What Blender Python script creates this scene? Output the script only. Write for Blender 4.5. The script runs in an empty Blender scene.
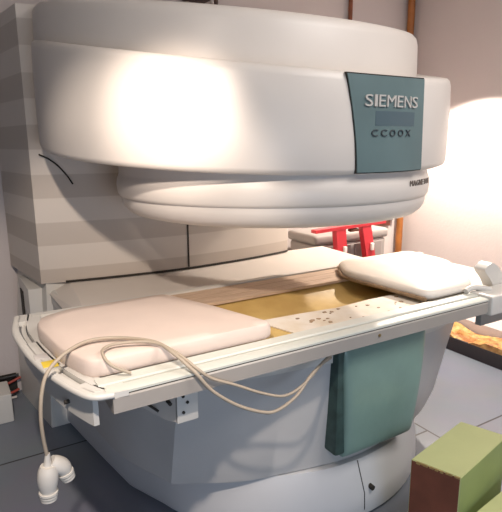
import bpy, bmesh, math, random
from mathutils import Vector
random.seed(4)
S = bpy.context.scene
COL = S.collection
PI = math.pi

# ------------------------------------------------------------------ materials
def mat(name, col, rough=.5, metal=0, noise=0, nscale=12, bump=0, bscale=60, col2=None, spec=.5, coat=0, stretch=None):
    m = bpy.data.materials.new(name); m.use_nodes = True
    nt = m.node_tree; b = nt.nodes['Principled BSDF']
    b.inputs['Base Color'].default_value = (*col, 1)
    b.inputs['Roughness'].default_value = rough
    b.inputs['Metallic'].default_value = metal
    b.inputs['Specular IOR Level'].default_value = spec
    if coat: b.inputs['Coat Weight'].default_value = coat
    tc = nt.nodes.new('ShaderNodeTexCoord')
    src = tc.outputs['Object']
    if stretch:
        mp = nt.nodes.new('ShaderNodeMapping'); mp.inputs['Scale'].default_value = stretch
        nt.links.new(src, mp.inputs['Vector']); src = mp.outputs['Vector']
    if noise or col2:
        n = nt.nodes.new('ShaderNodeTexNoise'); n.inputs['Scale'].default_value = nscale; n.inputs['Detail'].default_value = 5
        nt.links.new(src, n.inputs['Vector'])
        r = nt.nodes.new('ShaderNodeValToRGB')
        r.color_ramp.elements[0].position = .35; r.color_ramp.elements[1].position = .65
        c2 = col2 if col2 else tuple(max(0, c*(1-noise)) for c in col)
        r.color_ramp.elements[0].color = (*c2, 1); r.color_ramp.elements[1].color = (*col, 1)
        nt.links.new(n.outputs['Fac'], r.inputs['Fac']); nt.links.new(r.outputs['Color'], b.inputs['Base Color'])
    if bump:
        n2 = nt.nodes.new('ShaderNodeTexNoise'); n2.inputs['Scale'].default_value = bscale; n2.inputs['Detail'].default_value = 4
        nt.links.new(src, n2.inputs['Vector'])
        bp = nt.nodes.new('ShaderNodeBump'); bp.inputs['Strength'].default_value = bump; bp.inputs['Distance'].default_value = .01
        nt.links.new(n2.outputs['Fac'], bp.inputs['Height']); nt.links.new(bp.outputs['Normal'], b.inputs['Normal'])
    return m

M = {}
M['shell'] = mat('ivory_plastic', (.66, .61, .56), .42, noise=.04, nscale=3)
M['shell_low'] = mat('grey_white_paint', (.55, .54, .53), .45, noise=.05, nscale=4)
M['skirt'] = mat('skirt_paint', (.60, .60, .61), .45, noise=.04, nscale=4)
M['table'] = mat('table_white', (.64, .62, .58), .4, noise=.04, nscale=6)
M['rail'] = mat('rail_grey', (.37, .34, .31), .38, noise=.05, nscale=8)
M['railtop'] = mat('rail_top_white', (.62, .63, .57), .35)
M['seam'] = mat('dark_seam', (.03, .025, .02), .8)
M['teal'] = mat('teal_panel', (.115, .175, .18), .45, noise=.12, nscale=5)
M['tealdark'] = mat('teal_window', (.075, .115, .135), .35)
M['tealpad'] = mat('teal_vinyl', (.215, .33, .29), .30, noise=.12, nscale=5, bump=.1, bscale=25)
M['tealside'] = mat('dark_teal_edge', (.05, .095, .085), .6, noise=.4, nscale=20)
M['letter'] = mat('silver_letter', (.50, .48, .45), .35, metal=.1)
M['letterdark'] = mat('dark_letter', (.05, .06, .065), .5)
M['letterprint'] = mat('brown_print', (.16, .13, .11), .6)
M['vinyl'] = mat('pink_beige_vinyl', (.75, .62, .545), .5, noise=.05, nscale=7, bump=.15, bscale=9)
M['vinylwhite'] = mat('cream_vinyl', (.80, .74, .66), .5, noise=.05, nscale=7, bump=.15, bscale=8)
M['brownedge'] = mat('brown_edging', (.36, .24, .14), .6, noise=.3, nscale=30)
M['gold'] = mat('golden_fibre', (.62, .44, .16), .5, col2=(.50, .33, .11), nscale=6, bump=.2, bscale=14)
M['wood'] = mat('bare_board', (.62, .47, .35), .6, col2=(.47, .33, .23), nscale=9, stretch=(.7, 9, 1))
M['flake'] = mat('flaked_sheet', (.74, .68, .60), .6, col2=(.66, .57, .45), nscale=12)
M['yellow'] = mat('yellow_label', (.75, .55, .06), .5)
M['label'] = mat('grey_label', (.55, .52, .50), .5)
M['cable'] = mat('beige_cable', (.42, .35, .27), .5)
M['plug'] = mat('plug_plastic', (.66, .63, .58), .45)
M['wall'] = mat('plaster', (.60, .54, .52), .85, noise=.04, nscale=1.2, bump=.12, bscale=40)
M['wallcool'] = mat('grey_blue_paint', (.24, .26, .31), .85, noise=.05, nscale=2)
M['ceil'] = mat('ceiling_white', (.75, .74, .72), .9)
M['rust'] = mat('rust_pipe', (.26, .075, .03), .5, noise=.35, nscale=9)
M['rustb'] = mat('orange_pipe', (.40, .14, .03), .45, noise=.35, nscale=9)
M['red'] = mat('red_paint', (.62, .035, .05), .4, noise=.1)
M['white'] = mat('white_sticker', (.8, .78, .74), .5)
M['grey'] = mat('cart_grey', (.34, .31, .29), .6, noise=.06, nscale=5)
M['greyd'] = mat('cart_panel', (.24, .21, .20), .6)
M['hole'] = mat('brick_hole', (.16, .05, .03), .9, noise=.5, nscale=20)
M['bgreen'] = mat('pale_green_top', (.53, .56, .27), .5, noise=.06, nscale=7)
M['bside'] = mat('dark_green_side', (.30, .37, .13), .5, noise=.12, nscale=6)  # darker green than the top, for the block sides
M['bred'] = mat('red_brown_panel', (.24, .075, .04), .6, noise=.25, nscale=9)
M['chip'] = mat('chipped_edge', (.50, .33, .12), .7, noise=.4, nscale=60)
M['trough'] = mat('dark_trough', (.035, .03, .032), .6)
M['debris'] = mat('golden_debris', (.72, .44, .15), .5, col2=(.35, .13, .03), nscale=14, bump=.4, bscale=30)
M['blackc'] = mat('black_cable', (.02, .02, .022), .5)
M['redc'] = mat('red_cable', (.38, .06, .04), .5)
M['whitec'] = mat('white_cable', (.6, .55, .5), .5)
M['fit'] = mat('dark_fitting', (.08, .045, .035), .6)
M['brass'] = mat('screw_brass', (.35, .26, .12), .4, metal=.7)

# striped cladding on the column: horizontal bands in its own height
def striped():
    m = mat('striped_cladding', (.5, .5, .5), .55)
    nt = m.node_tree; b = nt.nodes['Principled BSDF']
    tc = nt.nodes.new('ShaderNodeTexCoord'); sp = nt.nodes.new('ShaderNodeSeparateXYZ')
    nt.links.new(tc.outputs['Object'], sp.inputs[0])
    a = nt.nodes.new('ShaderNodeMath'); a.operation = 'SUBTRACT'; a.inputs[1].default_value = 1.273-.2455*6
    nt.links.new(sp.outputs['Z'], a.inputs[0])
    d = nt.nodes.new('ShaderNodeMath'); d.operation = 'DIVIDE'; d.inputs[1].default_value = .2455
    nt.links.new(a.outputs[0], d.inputs[0])
    f = nt.nodes.new('ShaderNodeMath'); f.operation = 'FRACT'; nt.links.new(d.outputs[0], f.inputs[0])
    r = nt.nodes.new('ShaderNodeValToRGB'); r.color_ramp.interpolation = 'LINEAR'
    e = r.color_ramp.elements
    dk = (.50, .44, .385, 1); lt = (.62, .56, .50, 1)
    e[0].position = 0; e[0].color = lt; e[1].position = .02; e[1].color = dk
    x = e.new(.49); x.color = dk
    x = e.new(.51); x.color = lt
    nt.links.new(f.outputs[0], r.inputs['Fac']); nt.links.new(r.outputs['Color'], b.inputs['Base Color'])
    return m
M['stripe'] = striped()

def floor_mat():
    m = mat('floor_sheets', (.1, .1, .1), .42)
    nt = m.node_tree; b = nt.nodes['Principled BSDF']
    tc = nt.nodes.new('ShaderNodeTexCoord'); sp = nt.nodes.new('ShaderNodeSeparateXYZ'); nt.links.new(tc.outputs['Object'], sp.inputs[0])
    cx = nt.nodes.new('ShaderNodeMath'); cx.operation = 'SUBTRACT'; cx.inputs[1].default_value = 1.72; nt.links.new(sp.outputs['Y'], cx.inputs[0])
    cy = nt.nodes.new('ShaderNodeMath'); cy.operation = 'SUBTRACT'; cy.inputs[1].default_value = .755; nt.links.new(sp.outputs['X'], cy.inputs[0])
    cb = nt.nodes.new('ShaderNodeCombineXYZ'); nt.links.new(cx.outputs[0], cb.inputs[0]); nt.links.new(cy.outputs[0], cb.inputs[1])
    br = nt.nodes.new('ShaderNodeTexBrick'); nt.links.new(cb.outputs[0], br.inputs['Vector'])
    br.offset = .115; br.offset_frequency = 2; br.inputs['Scale'].default_value = 1
    br.inputs['Brick Width'].default_value = 1.0; br.inputs['Row Height'].default_value = 1.2
    br.inputs['Mortar Size'].default_value = .006; br.inputs['Mortar Smooth'].default_value = .2
    br.inputs['Color1'].default_value = (.20, .235, .29, 1); br.inputs['Color2'].default_value = (.22, .235, .27, 1)
    br.inputs['Mortar'].default_value = (.03, .03, .035, 1)
    n = nt.nodes.new('ShaderNodeTexNoise'); n.inputs['Scale'].default_value = 3; n.inputs['Detail'].default_value = 6
    nt.links.new(tc.outputs['Object'], n.inputs['Vector'])
    mx = nt.nodes.new('ShaderNodeMix'); mx.data_type = 'RGBA'; mx.blend_type = 'MULTIPLY'; mx.inputs['Factor'].default_value = .25
    nt.links.new(br.outputs['Color'], mx.inputs['A']); nt.links.new(n.outputs['Color'], mx.inputs['B'])
    nt.links.new(mx.outputs['Result'], b.inputs['Base Color'])
    return m
M['floor'] = floor_mat()

# ------------------------------------------------------------------ mesh helpers
def obj(name, verts, faces, m, parent=None, smooth=35, mats=None, fm=None):
    me = bpy.data.meshes.new(name); me.from_pydata([tuple(v) for v in verts], [], faces)
    bm = bmesh.new(); bm.from_mesh(me); bmesh.ops.recalc_face_normals(bm, faces=bm.faces); bm.to_mesh(me); bm.free()
    for k in (mats or [m]): me.materials.append(M[k])
    if fm:
        for p, i in zip(me.polygons, fm): p.material_index = i
    if smooth:
        me.shade_smooth(); me.set_sharp_from_angle(angle=math.radians(smooth))
    o = bpy.data.objects.new(name, me); COL.objects.link(o)
    if parent: o.parent = parent; o.matrix_parent_inverse = parent.matrix_world.inverted()
    return o

def thing(name, label, cat, loc=(0, 0, 0), group=None):
    o = bpy.data.objects.new(name, None); COL.objects.link(o); o.location = loc; o.empty_display_size = .1
    bpy.context.view_layer.update()
    o['label'] = label; o['category'] = cat
    if group: o['group'] = group
    return o
def tag(o, label, cat, group=None):
    o['label'] = label; o['category'] = cat
    if group: o['group'] = group
    return o
def struct(o): o['kind'] = 'structure'; return o

def loft(rings, cap0=True, cap1=True):
    n = len(rings[0]); v = [p for r in rings for p in r]; f = []
    for i in range(len(rings)-1):
        for j in range(n):
            k = (j+1) % n
            f.append((i*n+j, i*n+k, (i+1)*n+k, (i+1)*n+j))
    if cap0: f.append(tuple(range(n-1, -1, -1)))
    if cap1: f.append(tuple(range((len(rings)-1)*n, len(rings)*n)))
    return v, f

def bevbox(name, lo, hi, m, parent=None, bev=.006, seg=2, top=None):
    bm = bmesh.new(); bmesh.ops.create_cube(bm, size=1)
    for v in bm.verts:
        for i in range(3): v.co[i] = lo[i] if v.co[i] < 0 else hi[i]
    if bev: bmesh.ops.bevel(bm, geom=bm.edges[:], offset=bev, segments=seg, profile=.6, affect='EDGES')
    me = bpy.data.meshes.new(name); bm.to_mesh(me); bm.free(); me.materials.append(M[m])
    me.shade_smooth(); me.set_sharp_from_angle(angle=math.radians(35))
    o = bpy.data.objects.new(name, me); COL.objects.link(o)
    if parent: o.parent = parent; o.matrix_parent_inverse = parent.matrix_world.inverted()
    return o

def catmull(pts, n=8):
    pts = [Vector(p) for p in pts]; P = [pts[0]*2-pts[1]]+pts+[pts[-1]*2-pts[-2]]; out = []
    for i in range(1, len(P)-2):
        for k in range(n):
            t = k/n; a, b, c, d = P[i-1:i+3]
            out.append(.5*((2*b)+(c-a)*t+(2*a-5*b+4*c-d)*t*t+(3*b-a-3*c+d)*t**3))
    out.append(pts[-1]); return out

def tube_vf(path, r, n=10):
    path = [Vector(p) for p in path]; rings = []; up = None
    for i, p in enumerate(path):
        t = (path[min(i+1, len(path)-1)]-path[max(i-1, 0)]).normalized()
        if up is None: up = t.orthogonal().normalized()
        up = (up-t*up.dot(t)).normalized(); s = t.cross(up)
        rr = r[i] if isinstance(r, (list, tuple)) else r
        rings.append([p+(up*math.cos(a)+s*math.sin(a))*rr for a in [2*PI*k/n for k in range(n)]])
    return loft(rings)
def tube(name, path, r, m, parent=None, n=10, sm=6):
    v, f = tube_vf(catmull(path, sm) if sm else path, r, n)
    return obj(name, v, f, m, parent, 60)
def cyl(name, a, b, r, m, parent=None, n=20):
    return obj(name, *tube_vf([a, b], r, n), m, parent, 40)
def merge(parts):
    V = []; F = []
    for v, f in parts:
        o = len(V); V += [tuple(x) for x in v]; F += [tuple(i+o for i in q) for q in f]
    return V, F

# ------------------------------------------------------------------ the room
XL, XR, YF, YB, ZC = -3.0, 2.28, -2.2, 3.42, 3.0
def slab(name, lo, hi, m):
    return struct(bevbox(name, lo, hi, m, bev=0))
slab('floor', (XL-.1, YF-.1, -.1), (XR+.1, YB+.1, 0), 'floor')
slab('ceiling', (XL-.1, YF-.1, ZC), (XR+.1, YB+.1, ZC+.1), 'ceil')
slab('wall_back', (XL-.1, YB, 0), (XR+.1, YB+.1, ZC), 'wall')
slab('wall_right', (XR, YF, 0), (XR+.1, YB, ZC), 'wall')
slab('wall_left', (XL-.1, YF, 0), (XL, YB, ZC), 'wallcool')
slab('wall_front', (XL-.1, YF-.1, 0), (XR+.1, YF, ZC), 'wallcool')

struct(bevbox('baseboard_right', (2.0, YF, 0), (XR, YB, .20), 'wall', bev=.004))

# ------------------------------------------------------------------ the scanner
mri = thing('mri_scanner', 'huge cream C-shaped magnet scanner with teal brand panel and striped rear column', 'medical scanner', (0, 2.3, 0))

def zt(v): return 1.789+.18*(v-1.42)
def zb(v): return 1.434+.075*(v-1.42)
def hring(off, zf, R=.978, c=2.378, Rb=1.4, vmax=2.9, n=72):
    out = []
    xm = R*math.sqrt(1-((vmax-c)/Rb)**2)
    sides = 5
    for k in range(sides):                          # left side, back to front
        v = vmax+(c-vmax)*k/sides; out.append((-(R*math.sqrt(1-((v-c)/Rb)**2)), v))
    for k in range(n+1):
        a = PI+PI*k/n; out.append((R*math.cos(a), c+R*math.sin(a)))
    for k in range(sides-1, -1, -1):
        v = vmax+(c-vmax)*k/sides; out.append(((R*math.sqrt(1-((v-c)/Rb)**2)), v))
    s = (R-off)/R
    return [(x*s, c+(v-c)*(s if v < c else 1), zf(v)) for x, v in out]
L = lambda s, d=0: (lambda v: zb(v)*(1-s)+zt(v)*s+d)
v, f = loft([hring(.10, L(0, .0)), hring(.022, L(0, 0)), hring(.006, L(0, .006)), hring(0, L(0, .022)), hring(-.003, L(.35)), hring(-.003, L(.65)),
             hring(0, L(1, -.035)), hring(.005, L(1, -.014)), hring(.016, L(1, -.003)), hring(.03, L(1, 0)), hring(.12, L(1, 0))])
obj('upper_cover', v, f, 'shell', mri, 50)
def zc(v): return 2.008+.155*(v-1.594)
cr = dict(R=.945, c=2.535, Rb=1.2)
v, f = loft([hring(.0, L(1, -.01), **cr), hring(.0, L(1, .03), **cr), hring(.004, lambda v: zc(v)-.05, **cr), hring(.010, lambda v: zc(v)-.025, **cr),
             hring(.026, lambda v: zc(v)-.008, **cr), hring(.05, lambda v: zc(v), **cr), hring(.12, lambda v: zc(v)+.002, **cr)])
obj('top_cap', v, f, 'shell', mri, 50)

# pole face under the cover, a disc of its own
def disc_ring(R, z, c=2.137, n=96): return [(R*math.cos(2*PI*k/n), c+R*math.sin(2*PI*k/n), z) for k in range(n)]
prof = [(.715, 1.50), (.718, 1.42), (.720, 1.41), (.727, 1.395), (.730, 1.37), (.727, 1.335), (.720, 1.322), (.710, 1.318), (.706, 1.314), (.708, 1.310)]
v, f = loft([disc_ring(r, z) for r, z in prof]); obj('pole_cover', v, f, 'shell', mri, 50)
prof = [(.711, 1.33), (.711, 1.305), (.706, 1.284), (.694, 1.264), (.674, 1.247), (.64, 1.238), (.52, 1.235)]
v, f = loft([disc_ring(r, z, 2.130) for r, z in prof]); obj('pole_rim', v, f, 'shell', mri, 50)

# column with striped cladding
cf = catmull([(-.985, 2.83, 0), (-.83, 2.80, 0), (-.5, 2.755, 0), (-.18, 2.735, 0), (.2, 2.762, 0), (.45, 2.80, 0), (.585, 2.83, 0)], 6)
plan = [(p.x, p.y) for p in cf]+[(.615, 2.87), (.64, 3.39), (-1.065, 3.39)]
v, f = loft([[(x, y, z) for x, y in plan] for z in (.83, 2.188, 2.195)])
obj('column', v, f, 'stripe', mri, 40)
# joints in the cladding
cs = [(p.x, p.y-.001, .832) for p in cf[5:]]
obj('column_seam', *tube_vf(cs, .006, 6), 'seam', mri)
bevbox('cladding_joint', (-.188, 2.729, .84), (-.180, 2.75, 1.45), 'seam', mri, 0)
tube('cover_joint', [(-.945, 2.80, 1.497), (-.90, 2.805, 1.475), (-.86, 2.795, 1.44), (-.82, 2.79, 1.39), (-.795, 2.785, 1.345)], .004, 'seam', mri, 6)
# base of the column
pl = lambda z, a, b: [(-a, 2.832, z), (.60, 2.85, z), (.62, 3.38, z), (-b, 3.38, z)]
v, f = loft([pl(0, 1.0, 1.08), pl(.02, 1.0, 1.08), pl(.35, .985, 1.075), pl(.829, .962, 1.03)])
obj('column_base', v, f, 'table', mri, 30)
bevbox('side_frame', (-1.045, 2.90, .42), (-.95, 3.26, .79), 'table', mri, .006)
bevbox('side_slot', (-1.05, 3.10, .46), (-1.0, 3.20, .73), 'seam', mri, 0)
bevbox('front_slot', (-.962, 2.825, .20), (-.953, 2.84, .36), 'seam', mri, 0)

# lower housing: mirrored plan with soft front and a corner at each cheek
def lowring(z, ctrlL, ctrlR):
    # ctrl lists run from centre front outwards: arc to the corner, then side
    def half(c):
        arc = catmull([(-c[1][0], c[1][1], 0), (c[0][0], c[0][1], 0), (c[1][0], c[1][1], 0), (c[2][0], c[2][1], 0), (c[3][0], c[3][1], 0)], 8)[8:]
        side = catmull([(c[3][0], c[3][1], 0), (c[4][0], c[4][1], 0), (c[5][0], c[5][1], 0), (c[6][0], c[6][1], 0)], 6)[1:]
        return [(p.x, p.y) for p in arc+side]
    a = half(ctrlL); b = half(ctrlR)
    return [(x, y, z) for x, y in reversed([(-p[0], p[1]) for p in a])]+[(x, y, z) for x, y in b[1:]]
def ctl(front, ax, ay, cx, cy, sx, sy, bx): return [(0, front), (.25, front+.035), (ax, ay), (cx, cy), (sx, sy), ((sx+bx)/2+.01, 2.42), (bx, 2.86)]
B0 = lowring(.245, ctl(1.475, .50, 1.575, .743, 1.705, .855, 2.0, .93), ctl(1.475, .50, 1.575, .743, 1.705, .855, 2.0, .93))
B1 = lowring(.255, ctl(1.465, .50, 1.570, .748, 1.700, .862, 2.0, .932), ctl(1.465, .50, 1.570, .752, 1.700, .862, 2.0, .932))
B2 = lowring(.50, ctl(1.445, .50, 1.540, .742, 1.655, .868, 1.98, .935), ctl(1.445, .51, 1.54, .785, 1.665, .88, 1.98, .935))
B3 = lowring(.735, ctl(1.43, .50, 1.50, .735, 1.60, .87, 1.95, .94), ctl(1.43, .52, 1.50, .815, 1.625, .90, 1.95, .94))
v, f = loft([B0, B1, B2, B3]); obj('lower_housing', v, f, 'shell_low', mri, 28)
B4 = lowring(.718, ctl(1.42, .51, 1.49, .742, 1.59, .876, 1.95, .945), ctl(1.42, .53, 1.49, .825, 1.615, .91, 1.95, .945))
B5 = [(x, y, .775) for x, y, z in B4]; B6 = [(x*.985, 2.1+(y-2.1)*.985, .787) for x, y, z in B4]
v, f = loft([B4, B5, B6]); obj('lower_collar', v, f, 'table', mri, 28)
def skirt(off, z, e=0):
    c, R = 2.147, .757-off; out = []
    for k in range(41):
        a = math.radians(198+144*k/40); out.append((R*math.cos(a), c+R*math.sin(a), z))
    L_ = [(-.92+off, 2.86), (-.85+off, 2.40), (-.80+off, 2.10)]
    return [(x, y, z) for x, y in L_]+out+[(-x, y, z) for x, y in reversed(L_)]
sk = [skirt(.02, 0), skirt(.003, .02), skirt(.0, .05), skirt(.004, .12)]
def mix(a, b, t): return [tuple(p[i]*(1-t)+q[i]*t for i in range(3)) for p, q in zip(a, b)]
v, f = loft(sk+[[(x*1.0, y+.055*max(0, (1.9-y)/.5), .247) for x, y, z in skirt(-.0, .12)]])
obj('lower_skirt', v, f, 'skirt', mri, 30)
tube('skirt_joint', [(-.018, 1.409, .005), (-.018, 1.390, .05), (-.018, 1.394, .12), (-.018, 1.445, .245)], .0022, 'seam', mri, 6, 1)
cyl('skirt_hole', (.02, 1.384, .135), (.02, 1.42, .135), .011, 'seam', mri)
# flat lid around the lower pole, visible between table and column
v, f = loft([[(-.94, 2.19, .77), (.93, 2.19, .77), (.93, 2.86, .77), (-.95, 2.86, .77)], [(-.90, 2.21, .815), (.91, 2.21, .815), (.91, 2.86, .824), (-.84, 2.86, .824)]])
obj('lower_lid', v, f, 'shell', mri, 30)

# curved brand panel on the front of the cover
def arcpt(u, z, d, R=.981, c=2.378):
    a = math.asin(max(-.99, min(.99, u/R))); return ((R+d)*math.sin(a), c-(R+d)*math.cos(a), z)
def patch(name, fL, fR, z0, z1, d0, d1, m, parent, nu=16, nz=12, edge=.004):
    V = []; F = []
    for lay, d in enumerate((d0, d1)):
        for j in range(nz+1):
            t = j/nz
            for i in range(nu+1):
                s = i/nu; a = fL(t)+(fR(t)-fL(t))*s
                vv = 2.378-math.sqrt(.981**2-a*a); za = z0(vv); zb_ = z1(vv)
                V.append(arcpt(a, za+(zb_-za)*t, d))
    n = (nu+1)*(nz+1); I = lambda l, j, i: l*n+j*(nu+1)+i
    for j in range(nz):
        for i in range(nu):
            F.append((I(1, j, i), I(1, j, i+1), I(1, j+1, i+1), I(1, j+1, i)))
            F.append((I(0, j, i), I(0, j+1, i), I(0, j+1, i+1), I(0, j, i+1)))
    for j in range(nz):
        for i in (0, nu): F.append((I(0, j, i), I(0, j+1, i), I(1, j+1, i), I(1, j, i)))
    for i in range(nu):
        for j in (0, nz): F.append((I(0, j, i), I(0, j, i+1), I(1, j, i+1), I(1, j, i)))
    return obj(name, V, F, m, parent, 40)
fl = lambda t: -.120-.052*t**1.6; fr = lambda t: .225-.015*t
patch('panel_gap', lambda t: fl(t)-.0035, lambda t: fr(t)+.003, lambda v: zb(v)+.006, lambda v: zt(v)-.007, -.01, .0015, 'seam', mri)
panel = patch('brand_panel', fl, fr, lambda v: zb(v)+.010, lambda v: zt(v)-.012, -.005, .006, 'teal', mri)
patch('display_window', lambda t: -.050, lambda t: .155, lambda v: 1.605, lambda v: 1.655, .0, .0068, 'tealdark', panel)
# lettering, wrapped onto the curve
def letters(text, u0, u1, z0, z1, mname, parent, name, depth=.004, d=.006, R=.981, c=2.378, spread=None, bold=.0, gapf=.82):
    cells = len(text)
    cu = bpy.data.curves.new('t', 'FONT'); 
    for k, ch in enumerate(text):
        cu.body = ch; cu.extrude = 0; cu.offset = bold; cu.resolution_u = 3
        to = bpy.data.objects.new('t', cu); COL.objects.link(to)
        dg = bpy.context.evaluated_depsgraph_get(); dg.update()
        me = bpy.data.meshes.new_from_object(to.evaluated_get(dg)); bpy.data.objects.remove(to)
        xs = [q.co.x for q in me.vertices]; ys = [q.co.y for q in me.vertices]
        w = max(xs)-min(xs); h = max(ys)-min(ys)
        bm = bmesh.new(); bm.from_mesh(me); bmesh.ops.remove_doubles(bm, verts=bm.verts, dist=1e-5)
        r = bmesh.ops.extrude_face_region(bm, geom=bm.faces[:]); 
        for e in r['geom']:
            if isinstance(e, bmesh.types.BMVert): e.co.z += 1
        a0, a1 = spread[k] if spread else (k/cells, (k+gapf)/cells)
        for q in bm.verts:
            s = (q.co.x-min(xs))/w; t = (q.co.y-min(ys))/h
            u = u0+(u1-u0)*(a0+(a1-a0)*s)
            p = arcpt(u, z0+(z1-z0)*t, d-.002+(depth+.002)*q.co.z, R, c); q.co = p
        bmesh.ops.recalc_face_normals(bm, faces=bm.faces)
        m2 = bpy.data.meshes.new(name); bm.to_mesh(m2); bm.free(); m2.materials.append(M[mname])
        o = bpy.data.objects.new(name, m2); COL.objects.link(o)
        o.parent = parent; o.matrix_parent_inverse = parent.matrix_world.inverted()
        bpy.data.meshes.remove(me)
wd = [.125, .045, .115, .165, .115, .145, .125]; gp = (1-sum(wd))/6; sp = []; x = 0
for w in wd: sp.append((x, x+w)); x += w+gp
letters('SIEMENS', -.100, .166, 1.670, 1.710, 'letter', panel, 'letter', spread=sp, depth=.005, bold=.0)
letters('CCOOX', -.066, .148, 1.568, 1.592, 'letterdark', panel, 'symbol', depth=.004, gapf=.66)
letters('MAGNETOM', .185, .40, 1.378, 1.400, 'letterprint', bpy.data.objects['pole_cover'], 'letter', depth=.001, d=.001, R=.730, c=2.137)

# teal pad on the lower housing
def pad():
    V = []; nu, nz = 18, 24; F = []
    layers = []
    def P(s, t, d):       # s,t in -1..1
        tt = (t+1)/2
        ul = -.138-.022*tt; ur = .248+.060*tt-.0*tt
        u = (ul+ur)/2+(ur-ul)/2*s+.012; z = .310+.475*tt+.0*s
        front = 1.425-.055*(1-abs(s)**3.2*.0)
        e = max(0, (1-abs(s)**14)*(1-abs(t)**16))
        y = 1.386+.020*(1-e**.6)+.05*u*u+.012*((tt-.5)*2)**2
        return (u, y if d else 1.50, z)
    for d in (1, 0):
        for j in range(nz+1):
            for i in range(nu+1):
                s = math.sin((i/nu-.5)*PI); t = math.sin((j/nz-.5)*PI); V.append(P(s, t, d))
    n = (nu+1)*(nz+1); I = lambda l, j, i: l*n+j*(nu+1)+i
    for j in range(nz):
        for i in range(nu):
            F.append((I(0, j, i), I(0, j, i+1), I(0, j+1, i+1), I(0, j+1, i)))
            F.append((I(1, j, i), I(1, j+1, i), I(1, j+1, i+1), I(1, j, i+1)))
    for j in range(nz):
        for i in (0, nu): F.append((I(0, j, i), I(0, j+1, i), I(1, j+1, i), I(1, j, i)))
    for i in range(nu):
        for j in (0, nz): F.append((I(0, j, i), I(0, j, i+1), I(1, j, i+1), I(1, j, i)))
    return V, F
pd = obj('front_pad', *pad(), 'tealpad', mri, 60)
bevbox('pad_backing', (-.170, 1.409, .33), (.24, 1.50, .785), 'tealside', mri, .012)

# ------------------------------------------------------------------ patient table
tb = thing('patient_table', 'long cream patient table with white rails crossing the magnet gap', 'patient table', (0, 1.78, .8))
def extr(profile, u0, u1, axis='x'):
    # profile: (V,z) loop
    return loft([[(u, y, z) for y, z in profile] for u in (u0, u1)])
# near rail: white ledge, dark groove, grey side face
obj('near_rail', *extr([(1.342, .806), (1.362, .802), (1.43, .806), (1.43, .858), (1.348, .858), (1.342, .852)], -1.045, 1.12), 'rail', tb, 30)
obj('rail_groove', *extr([(1.346, .857), (1.43, .857), (1.43, .861), (1.346, .861)], -1.05, 1.12), 'seam', tb, 0)
obj('rail_ledge', *extr([(1.344, .861), (1.385, .861), (1.385, .872), (1.352, .872), (1.344, .868)], -1.06, 1.12), 'railtop', tb, 30)
obj('rail_channel', *extr([(1.385, .861), (1.396, .861), (1.396, .866), (1.385, .866)], -1.06, 1.12), 'label', tb, 0)
obj('rail_ledge', *extr([(1.396, .861), (1.446, .861), (1.446, .876), (1.400, .876), (1.396, .872)], -1.07, 1.12), 'railtop', tb, 30)
obj('far_rail', *extr([(2.16, .80), (2.20, .80), (2.20, .868), (2.195, .873), (2.16, .873)], -1.13, 1.15), 'table', tb, 30)
cyl('rail_screw', (-.03, 1.339, .835), (-.03, 1.36, .835), .006, 'brass', tb)
# tray bed with a shallow golden trough
obj('bed_panel', *loft([[(-1.09, 1.435, z), (-.60, 1.435, z), (-.60, 2.165, z), (-1.09, 2.165, z)] for z in (.845, .858)]), 'table', tb, 0)
obj('bed_panel', *loft([[(.66, 1.435, z), (1.12, 1.435, z), (1.12, 2.165, z), (.66, 2.165, z)] for z in (.845, .858)]), 'table', tb, 0)
V = []; F = []; NU, NV = 60, 36
def bedz(u, v):
    z = .852
    a = (v-1.63)/(1.97-1.63)
    if 0 < a < 1: z -= .052*math.sin(PI*a)**.8
    if u < -.60 or u > .95: z = .852
    return z
for j in range(NV+1):
    for i in range(NU+1):
        u = -.64+1.34*i/NU; v_ = 1.43+.735*j/NV; V.append((u, v_, bedz(u, v_)))
for j in range(NV+1):
    for i in range(NU+1):
        u = -.64+1.34*i/NU; v_ = 1.43+.735*j/NV; V.append((u, v_, bedz(u, v_)-.012))
n = (NU+1)*(NV+1)
for j in range(NV):
    for i in range(NU):
        a = j*(NU+1)+i; F.append((a, a+1, a+NU+2, a+NU+1)); F.append((n+a, n+a+NU+1, n+a+NU+2, n+a+1))
for j in range(NV):
    for i in (0, NU): a = j*(NU+1)+i; F.append((a, a+NU+1, n+a+NU+1, n+a))
for i in range(NU):
    for j in (0, NV): a = j*(NU+1)+i; F.append((a, a+1, n+a+1, n+a))
obj('bed_tray', V, F, 'gold', tb, 50)
# worn boards along the far edge and flaked sheet near the front rail
bd = []
for k, (y0, y1) in enumerate([(1.955, 2.02), (2.023, 2.09), (2.093, 2.158)]):
    x0, x1 = (-.50, -.57, -.60)[k], .50-.02*k
    bd.append(loft([[(x0, y0, .853), (x1, y0, .853), (x1, y1, .853), (x0, y1, .853)], [(x0, y0, .866), (x1, y0, .866), (x1, y1, .866), (x0, y1, .866)]]))
obj('edge_board', *merge(bd), 'wood', tb, 0)
ed = [(-.31, 1.447), (.95, 1.447), (.95, 1.66), (.5, 1.645), (.2, 1.652), (.0, 1.636), (-.15, 1.655), (-.375, 1.67)]
obj('flaked_sheet', *loft([[(x, y, .853) for x, y in ed], [(x, y, .857) for x, y in ed]]), 'flake', tb, 0)
fl_ = []
for k in range(26):
    x = random.uniform(-.25, .36); y = random.uniform(1.46, 1.62); s = random.uniform(.004, .011); a = random.uniform(0, PI)
    pts = [(x+s*math.cos(a+q)*random.uniform(.7, 1.6), y+s*math.sin(a+q), .857) for q in (0, 1.3, 2.6, 3.9, 5.1)]
    fl_.append(loft([pts, [(p[0], p[1], .859) for p in pts]]))
ch = obj('paint_chips', *merge(fl_), 'brownedge', tb, 0); ch['kind'] = 'stuff'

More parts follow.
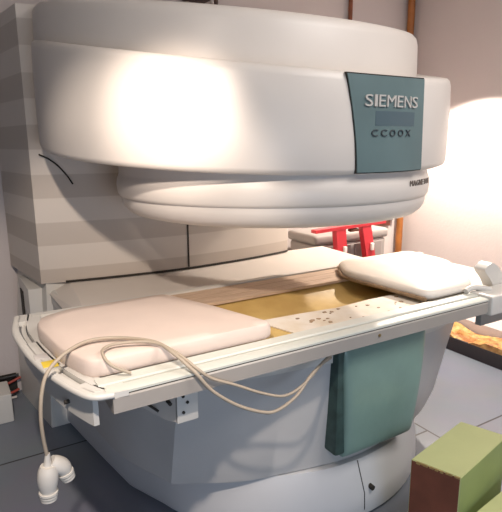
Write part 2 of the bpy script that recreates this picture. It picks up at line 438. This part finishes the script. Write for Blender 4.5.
# left end: bowed plate, slotted hand rim, apron
bow = catmull([(-1.185, 2.20, 0), (-1.212, 2.03, 0), (-1.208, 1.86, 0), (-1.192, 1.70, 0), (-1.160, 1.535, 0), (-1.105, 1.375, 0), (-1.04, 1.345, 0)], 6)
inner = [(-1.03, 1.40, 0), (-1.09, 1.52, 0), (-1.12, 1.70, 0), (-1.13, 1.86, 0), (-1.12, 2.03, 0), (-1.08, 2.20, 0)]
inn = catmull(inner, 7)
def strip(a, b, z0, z1):
    n_ = min(len(a), len(b)); A = [a[int(i*(len(a)-1)/(n_-1))] for i in range(n_)]; B = [b[int(i*(len(b)-1)/(n_-1))] for i in range(n_)]
    rings = []
    for p, q in zip(A, B): rings.append([(p[0], p[1], z0), (q[0], q[1], z0), (q[0], q[1], z1), (p[0], p[1], z1)])
    return loft(rings)
innr = list(reversed(inn))
off = [Vector((p.x+.04, p.y, 0)) for p in bow]
def offx(p, d):
    return Vector((p.x+d, p.y, 0))
pcs = [loft([[(-1.13, 1.44, z), (-1.105, 1.375, z), (-1.065, 1.350, z), (-1.03, 1.342, z), (-1.0, 1.340, z), (-1.0, 1.455, z), (-1.08, 1.455, z)] for z in (.853, .870)])]
inx = [Vector((min(p.x+.095, -1.05), max(p.y, 1.40), 0)) for p in bow]
def seg(y0, y1, a_, b_, z0=.853, z1=.872):
    idx = [i for i, p in enumerate(bow) if y0 <= p.y <= y1]
    A = [offx(bow[i], a_) if a_ is not None else inx[i] for i in idx]; B = [offx(bow[i], b_) if b_ is not None else inx[i] for i in idx]
    if len(A) > 1: pcs.append(strip(A, B, z0, z1))
seg(1.37, 9, 0, .016); seg(1.37, 9, .044, None)
seg(2.10, 9, .014, .05); seg(1.60, 1.88, .014, .05); seg(1.37, 1.44, .014, .05)
obj('end_plate', *merge(pcs), 'table', tb, 30)
tube('hand_rim', [(p.x, p.y, .862) for p in bow], .010, 'table', tb, 10, 0)
obj('end_apron', *strip([offx(p, .025) for p in bow if p.y > 1.385], [offx(p, .04) for p in bow if p.y > 1.385], .757, .857), 'table', tb, 30)
bevbox('warning_label', (-1.180, 1.615, .868), (-1.135, 1.665, .8735), 'yellow', tb, .001)
bevbox('grey_label', (-1.192, 1.69, .868), (-1.15, 1.735, .8735), 'label', tb, .001)
cyl('apron_pin', (-1.145, 1.52, .79), (-1.10, 1.52, .79), .007, 'seam', tb)

# bracket below the near rail
br = bevbox('rail_bracket', (-.835, 1.395, .684), (-.762, 1.62, .802), 'table', tb, .004)
for (x, z) in ((-.822, .775), (-.808, .752), (-.822, .72)): cyl('bracket_bolt', (x+.008, 1.391, z), (x+.008, 1.40, z), .005, 'seam', br)
obj('bracket_web', *loft([[(-.99, 1.44, .80), (-.837, 1.40, .80), (-.837, 1.40, .69), (-.865, 1.41, .70)], [(-.99, 1.60, .80), (-.837, 1.60, .80), (-.837, 1.60, .69), (-.865, 1.60, .70)]]), 'rail', tb, 0)
cyl('web_bolt', (-.86, 1.385, .765), (-.86, 1.42, .765), .006, 'seam', tb)
cyl('web_rod', (-.93, 1.40, .78), (-.895, 1.40, .745), .004, 'seam', tb)
# cross beam and far underframe
bevbox('cross_beam', (.955, 1.42, .70), (1.01, 2.16, .84), 'rail', tb, .006)
cyl('beam_bolt', (.98, 1.412, .75), (.98, 1.43, .75), .012, 'seam', tb)
bevbox('underframe', (-1.03, 2.05, .79), (1.1, 2.16, .845), 'rail', tb, .006)
bevbox('underframe', (-1.02, 1.44, .80), (1.1, 1.56, .85), 'rail', tb, .006)
bevbox('rail_skirt', (.66, 1.395, .722), (1.12, 1.425, .80), 'rail', tb, .004)
cyl('skirt_bolt', (.86, 1.390, .735), (.86, 1.40, .735), .009, 'seam', tb)
# clamp and side guard at the right end
cl = bevbox('clamp_sleeve', (.625, 1.325, .795), (.95, 1.45, .883), 'table', tb, .010, 3)
tube('clamp_hook', [(.56, 1.50, .893), (.60, 1.475, .905), (.66, 1.45, .90), (.70, 1.41, .885)], [.008, .012, .016, .018]*1+[.018]*15, 'table', tb, 10) if False else None
v, f = tube_vf(catmull([(.59, 1.437, .888), (.62, 1.437, .897), (.66, 1.430, .897), (.72, 1.405, .885)], 6), .013, 10); obj('clamp_hook', v, f, 'table', cl, 60)
def guard():
    prof = catmull([(.815, .868, 0), (.785, .91, 0), (.738, .958, 0), (.75, .978, 0), (.79, .992, 0), (.835, .968, 0), (.875, .925, 0), (.915, .868, 0)], 6)
    return loft([[(p.x, y, p.y) for p in prof] for y in (1.449, 1.456, 1.50, 1.508)])
obj('side_guard', *guard(), 'table', tb, 40)

# ------------------------------------------------------------------ cushions
def cushion(name, outline, z0, z1, m, crown=.0, rad=.02, waves=0, soft=1):
    # outline ring lofted with rounded shoulder, then crowned top by inward rings
    cx = sum(p[0] for p in outline)/len(outline); cy = sum(p[1] for p in outline)/len(outline)
    pts = []
    N = len(outline)
    for i in range(N):
        a = Vector(outline[i]+(0,)); b = Vector(outline[(i+1) % N]+(0,))
        k = max(2, int((b-a).length/.035))
        for t in range(k): pts.append(a.lerp(b, t/k))
    # soften the corners
    for _ in range(soft): pts = [(pts[i-1]+pts[i]*2+pts[(i+1) % len(pts)])/4 for i in range(len(pts))]
    rings = []
    def ring(inset, z, wav=0):
        out = []
        for p in pts:
            d = Vector((cx-p.x, cy-p.y, 0)); l = d.length; q = p+d*(min(inset/l, 1))
            zz = z+(wav*(math.sin(q.x*9+q.y*5)*.5+math.sin(q.y*13-q.x*4)*.5) if wav else 0)
            out.append((q.x, q.y, zz))
        return out
    h = z1-z0
    rings.append(ring(rad*.5, z0)); rings.append(ring(0, z0+h*.2)); rings.append(ring(0, z0+h*.6))
    rings.append(ring(rad*.3, z0+h*.85)); rings.append(ring(rad, z1, waves*.5))
    for t in (.06, .10, .16, .22, .3): rings.append(ring(t, z1+crown*min(1, t/.2), waves))
    v, f = loft(rings)
    return obj(name, v, f, m, None, 60)
c1 = cushion('table_cushion', [(-1.155, 1.865), (-1.130, 1.62), (-1.075, 1.455), (-.43, 1.455), (-.52, 1.75), (-.625, 2.01), (-1.02, 2.01), (-1.14, 1.96)], .8765, .931, 'vinyl', .003, .008, .001)
c1.location.z = -.0035 + .0
tag(c1, 'flat pinkish beige vinyl cushion lying on the left end of the table, cables across it', 'cushion', )
c2 = cushion('table_cushion', [(.37, 1.458), (.66, 1.458), (.75, 1.53), (.99, 1.85), (.99, 2.15), (.45, 2.155), (.32, 1.95)], .8695, .915, 'vinylwhite', .028, .03, .006, 2)
tag(c2, 'plump cream white cushion on the right end of the table, beside the side guard', 'cushion')
tube('edge_piping', [(.43, 2.12, .882), (.322, 1.95, .880), (.338, 1.72, .879), (.362, 1.465, .879)], .009, 'brownedge', c2, 8)

# ------------------------------------------------------------------ cables with connector
cb = thing('coil_cable', 'beige coil cable looped over the left cushion, its white plug hanging over the end', 'cable', (-1.2, 1.55, .5))
zc_ = .944
tube('cable_strand', [(-1.205, 1.52, .62), (-1.212, 1.515, .68), (-1.215, 1.51, .76), (-1.205, 1.515, .84), (-1.18, 1.53, .895), (-1.12, 1.56, .93), (-1.04, 1.59, .942), (-.95, 1.56, .942), (-.87, 1.47, .942), (-.84, 1.39, .925),
     (-.80, 1.325, .878), (-.75, 1.318, .81), (-.66, 1.318, .735), (-.56, 1.318, .682), (-.50, 1.32, .675), (-.42, 1.33, .70), (-.34, 1.36, .74), (-.25, 1.39, .768), (-.21, 1.405, .775)], .0058, 'cable', cb, 8)
tube('cable_strand', [(-.21, 1.405, .763), (-.27, 1.385, .758), (-.38, 1.345, .725), (-.47, 1.33, .712), (-.56, 1.33, .745), (-.66, 1.33, .80), (-.745, 1.328, .845), (-.79, 1.335, .885), (-.83, 1.40, .924), (-.88, 1.47, .943), (-.97, 1.515, .943), (-1.02, 1.50, .943), (-1.035, 1.46, .938), (-1.02, 1.425, .915), (-.97, 1.41, .885)], .005, 'cable', cb, 8)
tube('cable_strand', [(-.62, 1.36, .70), (-.56, 1.40, .66), (-.46, 1.40, .64), (-.36, 1.40, .68), (-.28, 1.42, .74)], .003, 'cable', cb, 6) if False else None
# plug: two shells with ribbed ends
def blob(path, r, n=14): return tube_vf(catmull(path, 5), r, n)
px, py = -1.205, 1.52
v1 = catmull([(px, py, .64), (px-.003, py, .605), (px-.005, py, .585)], 5)
obj('plug_boot', *tube_vf(v1, [.007+.001*i for i in range(len(v1))], 12), 'plug', cb, 60)
def shell(x, y, z, dx, dz, r0, parent, name):
    pts = catmull([(x, y, z), (x+dx*.35, y, z+dz*.25), (x+dx*.8, y, z+dz*.6), (x+dx, y, z+dz)], 5); n_ = len(pts)
    rr = [r0*(.55+.55*math.sin(PI*min(1, .15+i/n_*.75))) for i in range(n_)]
    o = obj(name, *tube_vf(pts, rr, 16), 'plug', parent, 60)
    d = (pts[-1]-pts[-3]).normalized()
    for k in range(3):
        a = pts[-1]-d*.002+d*.010*k
        c_ = cyl('grip_ring', a, a+d*.007, rr[-1]*1.28-.002*k, 'plug', o, 16)
    return o
shell(px-.002, py, .600, -.006, -.088, .028, cb, 'plug_shell')
shell(px+.008, py+.01, .605, .040, -.052, .024, cb, 'plug_shell')

# ------------------------------------------------------------------ red trestle and grey cart behind the table
tr = thing('red_trestle', 'red metal trestle with a cross bar and two stickered legs beyond the table', 'trestle', (1.23, 2.9, 0))
obj('cross_bar', *loft([[(.855, 2.86, .917), (1.53, 2.86, .938), (1.53, 2.92, .938), (.855, 2.92, .917)], [(.855, 2.86, .940), (1.53, 2.86, .961), (1.53, 2.92, .961), (.855, 2.92, .940)]]), 'red', tr, 0)
for (xa, xb, w) in ((1.085, 1.105, .045), (1.335, 1.392, .044)):
    lg = obj('leg', *loft([[(xa-w, 2.865, .945), (xa+w, 2.865, .945), (xa+w, 2.915, .945), (xa-w, 2.915, .945)], [(xb-w, 2.84, .60), (xb+w, 2.84, .60), (xb+w, 2.89, .60), (xb-w, 2.89, .60)], [(xb+.12*(xb-xa)-w, 2.80, 0), (xb+.12*(xb-xa)+w, 2.80, 0), (xb+w, 2.85, 0), (xb-w, 2.85, 0)]]), 'red', tr, 0)
    xm = (xa+xb)/2+.018
    bevbox('sticker', (xm-.012, 2.838, .745), (xm+.014, 2.870, .80), 'white', lg, .002)
bevbox('bar_bracket', (1.18, 2.862, .900), (1.26, 2.90, .92), 'hole', tr, .004)

ct = thing('equipment_cart', 'low grey equipment cart against the back wall behind the red trestle', 'equipment cart', (1.4, 3.1, 0))
bevbox('body', (.95, 2.98, .06), (1.66, 3.32, .80), 'grey', ct, .03, 4)
bevbox('top', (.93, 2.97, .80), (1.68, 3.33, .875), 'grey', ct, .03, 4)
bevbox('front_panel', (1.06, 2.965, .15), (1.28, 2.99, .78), 'greyd', ct, .01)
bevbox('front_panel', (1.32, 2.965, .15), (1.60, 2.99, .78), 'greyd', ct, .01)
for x in (1.02, 1.6):
    for y in (3.05, 3.28):
        cyl('wheel', (x-.015, y, .031), (x+.015, y, .031), .03, 'blackc', ct)

# duct arch on the back wall and pipes
ar = thing('wall_duct', 'beige arched duct with a dark brown opening on the back wall above the cart', 'duct', (1.9, 3.38, .88))
tube('duct_arch', [(1.66, 3.39, .845), (1.72, 3.38, .885), (1.85, 3.375, .920), (2.0, 3.375, .925), (2.11, 3.38, .905), (2.15, 3.39, .865)], .022, 'wall', ar, 10)
obj('duct_opening', *loft([[(x, y, z) for x, z in ((1.70, .80), (2.13, .80), (2.13, .875), (2.0, .915), (1.84, .91), (1.72, .87))] for y in (3.395, 3.41)]), 'hole', ar, 0)
pp = obj('vertical_pipe', *tube_vf([(1.567, 3.39, 0), (1.567, 3.39, 3.0)], .017, 14), 'rust', None, 60)
tag(pp, 'thin rust brown vertical pipe on the back wall', 'pipe')
pp = obj('vertical_pipe', *tube_vf([(2.215, 3.36, 0), (2.215, 3.36, 3.0)], .030, 16), 'rustb', None, 60)
tag(pp, 'thick rust orange vertical pipe in the room corner', 'pipe')
ft = thing('pipe_fitting', 'dark brown pipe fitting on the back wall just above the magnet', 'pipe fitting', (.22, 3.36, 2.5))
bevbox('body', (.125, 3.30, 2.462), (.29, 3.41, 2.56), 'fit', ft, .01)
cyl('stub', (.325, 3.36, 2.46), (.325, 3.36, 2.995), .013, 'label', ft); cyl('stub', (.355, 3.36, 2.46), (.365, 3.36, 2.995), .014, 'fit', ft)
cyl('stub', (.17, 3.36, 2.5), (.17, 3.36, 2.995), .018, 'fit', ft)

# ------------------------------------------------------------------ low trough along the right wall
tg = thing('floor_trough', 'low dark trough along the foot of the right wall filled with crumpled golden sheeting', 'trough', (1.9, 2.2, 0))
bevbox('trough_body', (1.80, -.6, 0), (1.99, 2.9, .105), 'trough', tg, .006)
V = []; F = []; a_, b_ = 14, 70
for j in range(b_+1):
    for i in range(a_+1):
        x = 1.805+.18*i/a_; y = -.55+3.4*j/b_
        V.append((x, y, .108+.028*random.random()+.02*math.sin(y*13)*math.sin(x*20)**2+.015*i/a_))
n = len(V); V += [(x, y, .10) for x, y, z in V]
for j in range(b_):
    for i in range(a_):
        k = j*(a_+1)+i; F.append((k, k+1, k+a_+2, k+a_+1)); F.append((n+k, n+k+a_+1, n+k+a_+2, n+k+1))
for j in range(b_):
    for i in (0, a_): k = j*(a_+1)+i; F.append((k, k+a_+1, n+k+a_+1, n+k))
for i in range(a_):
    for j in (0, b_): k = j*(a_+1)+i; F.append((k, k+1, n+k+1, n+k))
obj('crumpled_sheeting', V, F, 'debris', tg, 20)

# ------------------------------------------------------------------ blocks in the foreground
def block(name, A, B, C, zt_, zbm, mats, chip=True):
    # A left corner, B near corner, C far corner of the top; closed box, one colour each for top, ends and sides
    A, B, C = Vector(A), Vector(B), Vector(C); D = B+C-A
    bm = bmesh.new()
    lo = [bm.verts.new((p.x, p.y, zbm)) for p in (A, B, D, C)]; hi = [bm.verts.new((p.x, p.y, zt_)) for p in (A, B, D, C)]
    fs = [bm.faces.new(lo[::-1]), bm.faces.new(hi)]
    for i in range(4):
        j = (i+1) % 4; fs.append(bm.faces.new((lo[i], lo[j], hi[j], hi[i])))
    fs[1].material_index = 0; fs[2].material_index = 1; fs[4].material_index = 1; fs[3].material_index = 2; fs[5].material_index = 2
    bmesh.ops.bevel(bm, geom=bm.edges[:], offset=.003, segments=2, affect='EDGES')
    bmesh.ops.recalc_face_normals(bm, faces=bm.faces)
    me = bpy.data.meshes.new(name); bm.to_mesh(me); bm.free()
    for k in mats: me.materials.append(M[k])
    o = bpy.data.objects.new(name, me); COL.objects.link(o); return o
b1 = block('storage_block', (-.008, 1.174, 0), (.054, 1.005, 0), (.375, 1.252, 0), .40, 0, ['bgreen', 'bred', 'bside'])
tag(b1, 'tall box with pale green top and red-brown end, right of the magnet foot', 'box')
chv = []
for k in range(9):
    t = .08+.1*k+random.uniform(-.03, .03); x = -.008+.062*t; y = 1.174-.169*t; L_ = random.uniform(.008, .02); h = random.uniform(.003, .008)
    dx, dy = .062/.18, -.169/.18; ox, oy = -.94*.0015, -.34*.0015
    p = [(x+ox, y+oy), (x+dx*L_+ox, y+dy*L_+oy), (x+dx*L_+.003, y+dy*L_), (x+.003, y)]
    chv.append(loft([[(a, b, .3955-h) for a, b in p], [(a, b, .3985) for a, b in p]]))
ck = obj('edge_chips', *merge(chv), 'chip', b1, 0); ck['kind'] = 'stuff'
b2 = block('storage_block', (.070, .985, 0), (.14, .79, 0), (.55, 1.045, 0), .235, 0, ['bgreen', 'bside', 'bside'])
tag(b2, 'lower box with pale green top in the bottom right corner', 'box')

# ------------------------------------------------------------------ wires and white box at the far left
wb = bevbox('junction_box', (-1.50, 3.02, 0), (-1.17, 3.22, .17), 'table', None, .008, 3)
tag(wb, 'small white box on the floor at the left edge by the wires', 'box')
oh = obj('wire_recess', *loft([[(x, y, z) for x, z in ((-1.38, .02), (-1.10, .02), (-1.10, .125), (-1.38, .125))] for y in (3.405, 3.425)]), 'seam', None, 0)
tag(oh, 'dark opening in the back wall at floor level behind the wires', 'opening')
specs = [('redc', [(-1.60, 3.35, .10), (-1.35, 3.36, .09), (-1.2, 3.37, .075), (-1.08, 3.38, .105)], 'red wire crossing highest in the tangle by the wall opening'),
         ('redc', [(-1.40, 3.30, .07), (-1.26, 3.31, .07), (-1.16, 3.31, .045), (-1.10, 3.33, .05)], 'red wire sagging low in the tangle by the wall opening'),
         ('whitec', [(-1.40, 3.26, .04), (-1.28, 3.27, .06), (-1.2, 3.29, .02), (-1.12, 3.31, .012)], 'pale wire lying on the floor in front of the wire tangle'),
         ('blackc', [(-1.44, 3.32, .13), (-1.3, 3.36, .13), (-1.18, 3.37, .125), (-1.09, 3.37, .13)], 'black wire arching over the other wires by the wall'),
         ('blackc', [(-1.36, 3.35, .02), (-1.26, 3.37, .02), (-1.18, 3.38, .02), (-1.1, 3.37, .02)], 'black wire coiled low behind the pale wire')]
for mk, pth, lb in specs:
    o = tube('wire', pth, .008, mk, None, 8); tag(o, lb, 'wire', 'wires by the wall opening')

# ------------------------------------------------------------------ lights
def area(name, loc, target, size, power, col, spread=PI):
    l = bpy.data.lights.new(name, 'AREA'); l.energy = power; l.color = col; l.size = size; l.spread = spread
    o = bpy.data.objects.new(name, l); COL.objects.link(o); o.location = loc
    o.rotation_euler = (Vector(target)-Vector(loc)).to_track_quat('-Z', 'Y').to_euler(); return o
def spot(name, loc, target, power, col, ang, blend, size=.05):
    l = bpy.data.lights.new(name, 'SPOT'); l.energy = power; l.color = col; l.spot_size = math.radians(ang); l.spot_blend = blend; l.shadow_soft_size = size
    o = bpy.data.objects.new(name, l); COL.objects.link(o); o.location = loc
    o.rotation_euler = (Vector(target)-Vector(loc)).to_track_quat('-Z', 'Y').to_euler(); return o
WARM = (1, .86, .74)
area('ceiling_fill', (.6, .1, 2.95), (.6, .4, 0), 1.3, 62, (1, .93, .88))  # ambient fill added under the ceiling, not an actual fitting
spot('hanging_lamp', (-1.5, .45, 2.45), (-.4, 2.2, 1.2), 30, WARM, 120, .4, .05)
spot('table_fill', (-1.5, .45, 2.45), (-.88, 2.05, .85), 150, WARM, 50, .5, .04)  # extra spot added at the hanging lamp to brighten cushion and lower column
spot('work_lamp', (-1.55, .45, 2.15), (-.71, 1.70, 1.655), 180, (1, .84, .72), 22, 1.0, .05)
spot('right_lamp', (1.85, 2.60, 2.05), (1.85, 2.60, 0), 230, (1, .87, .75), 134, .25, .03)
area('cool_fill', (-1.2, -1.9, 1.0), (-.2, 1.4, .1), 1.2, 30, (.66, .80, 1.0))  # added cool fill behind the camera for the lower housing; no window there

w = bpy.data.worlds.new('World'); S.world = w; w.use_nodes = True
w.node_tree.nodes['Background'].inputs[0].default_value = (.8, .85, 1, 1); w.node_tree.nodes['Background'].inputs[1].default_value = .3

# ------------------------------------------------------------------ camera
cam = bpy.data.cameras.new('camera'); co = bpy.data.objects.new('camera', cam); COL.objects.link(co)
az, pi_, ro = 1.03, .215, .006
Fv = Vector((math.cos(az)*math.cos(pi_), math.sin(az)*math.cos(pi_), -math.sin(pi_)))
Rt = Vector((math.sin(az), -math.cos(az), 0)); Dn = Vector((-math.cos(az)*math.sin(pi_), -math.sin(az)*math.sin(pi_), -math.cos(pi_)))
R2 = Rt*math.cos(ro)+Dn*math.sin(ro); D2 = -Rt*math.sin(ro)+Dn*math.cos(ro)
from mathutils import Matrix
co.matrix_world = Matrix(((R2.x, -D2.x, -Fv.x, -1.40), (R2.y, -D2.y, -Fv.y, 0), (R2.z, -D2.z, -Fv.z, 1.55), (0, 0, 0, 1)))
cam.sensor_fit = 'HORIZONTAL'; cam.sensor_width = 36; cam.lens = 520.5/502*36; cam.clip_start = .02
S.camera = co
S.view_settings.view_transform = 'Standard'; S.view_settings.look = 'None'; S.view_settings.gamma = 1; S.view_settings.exposure = 0
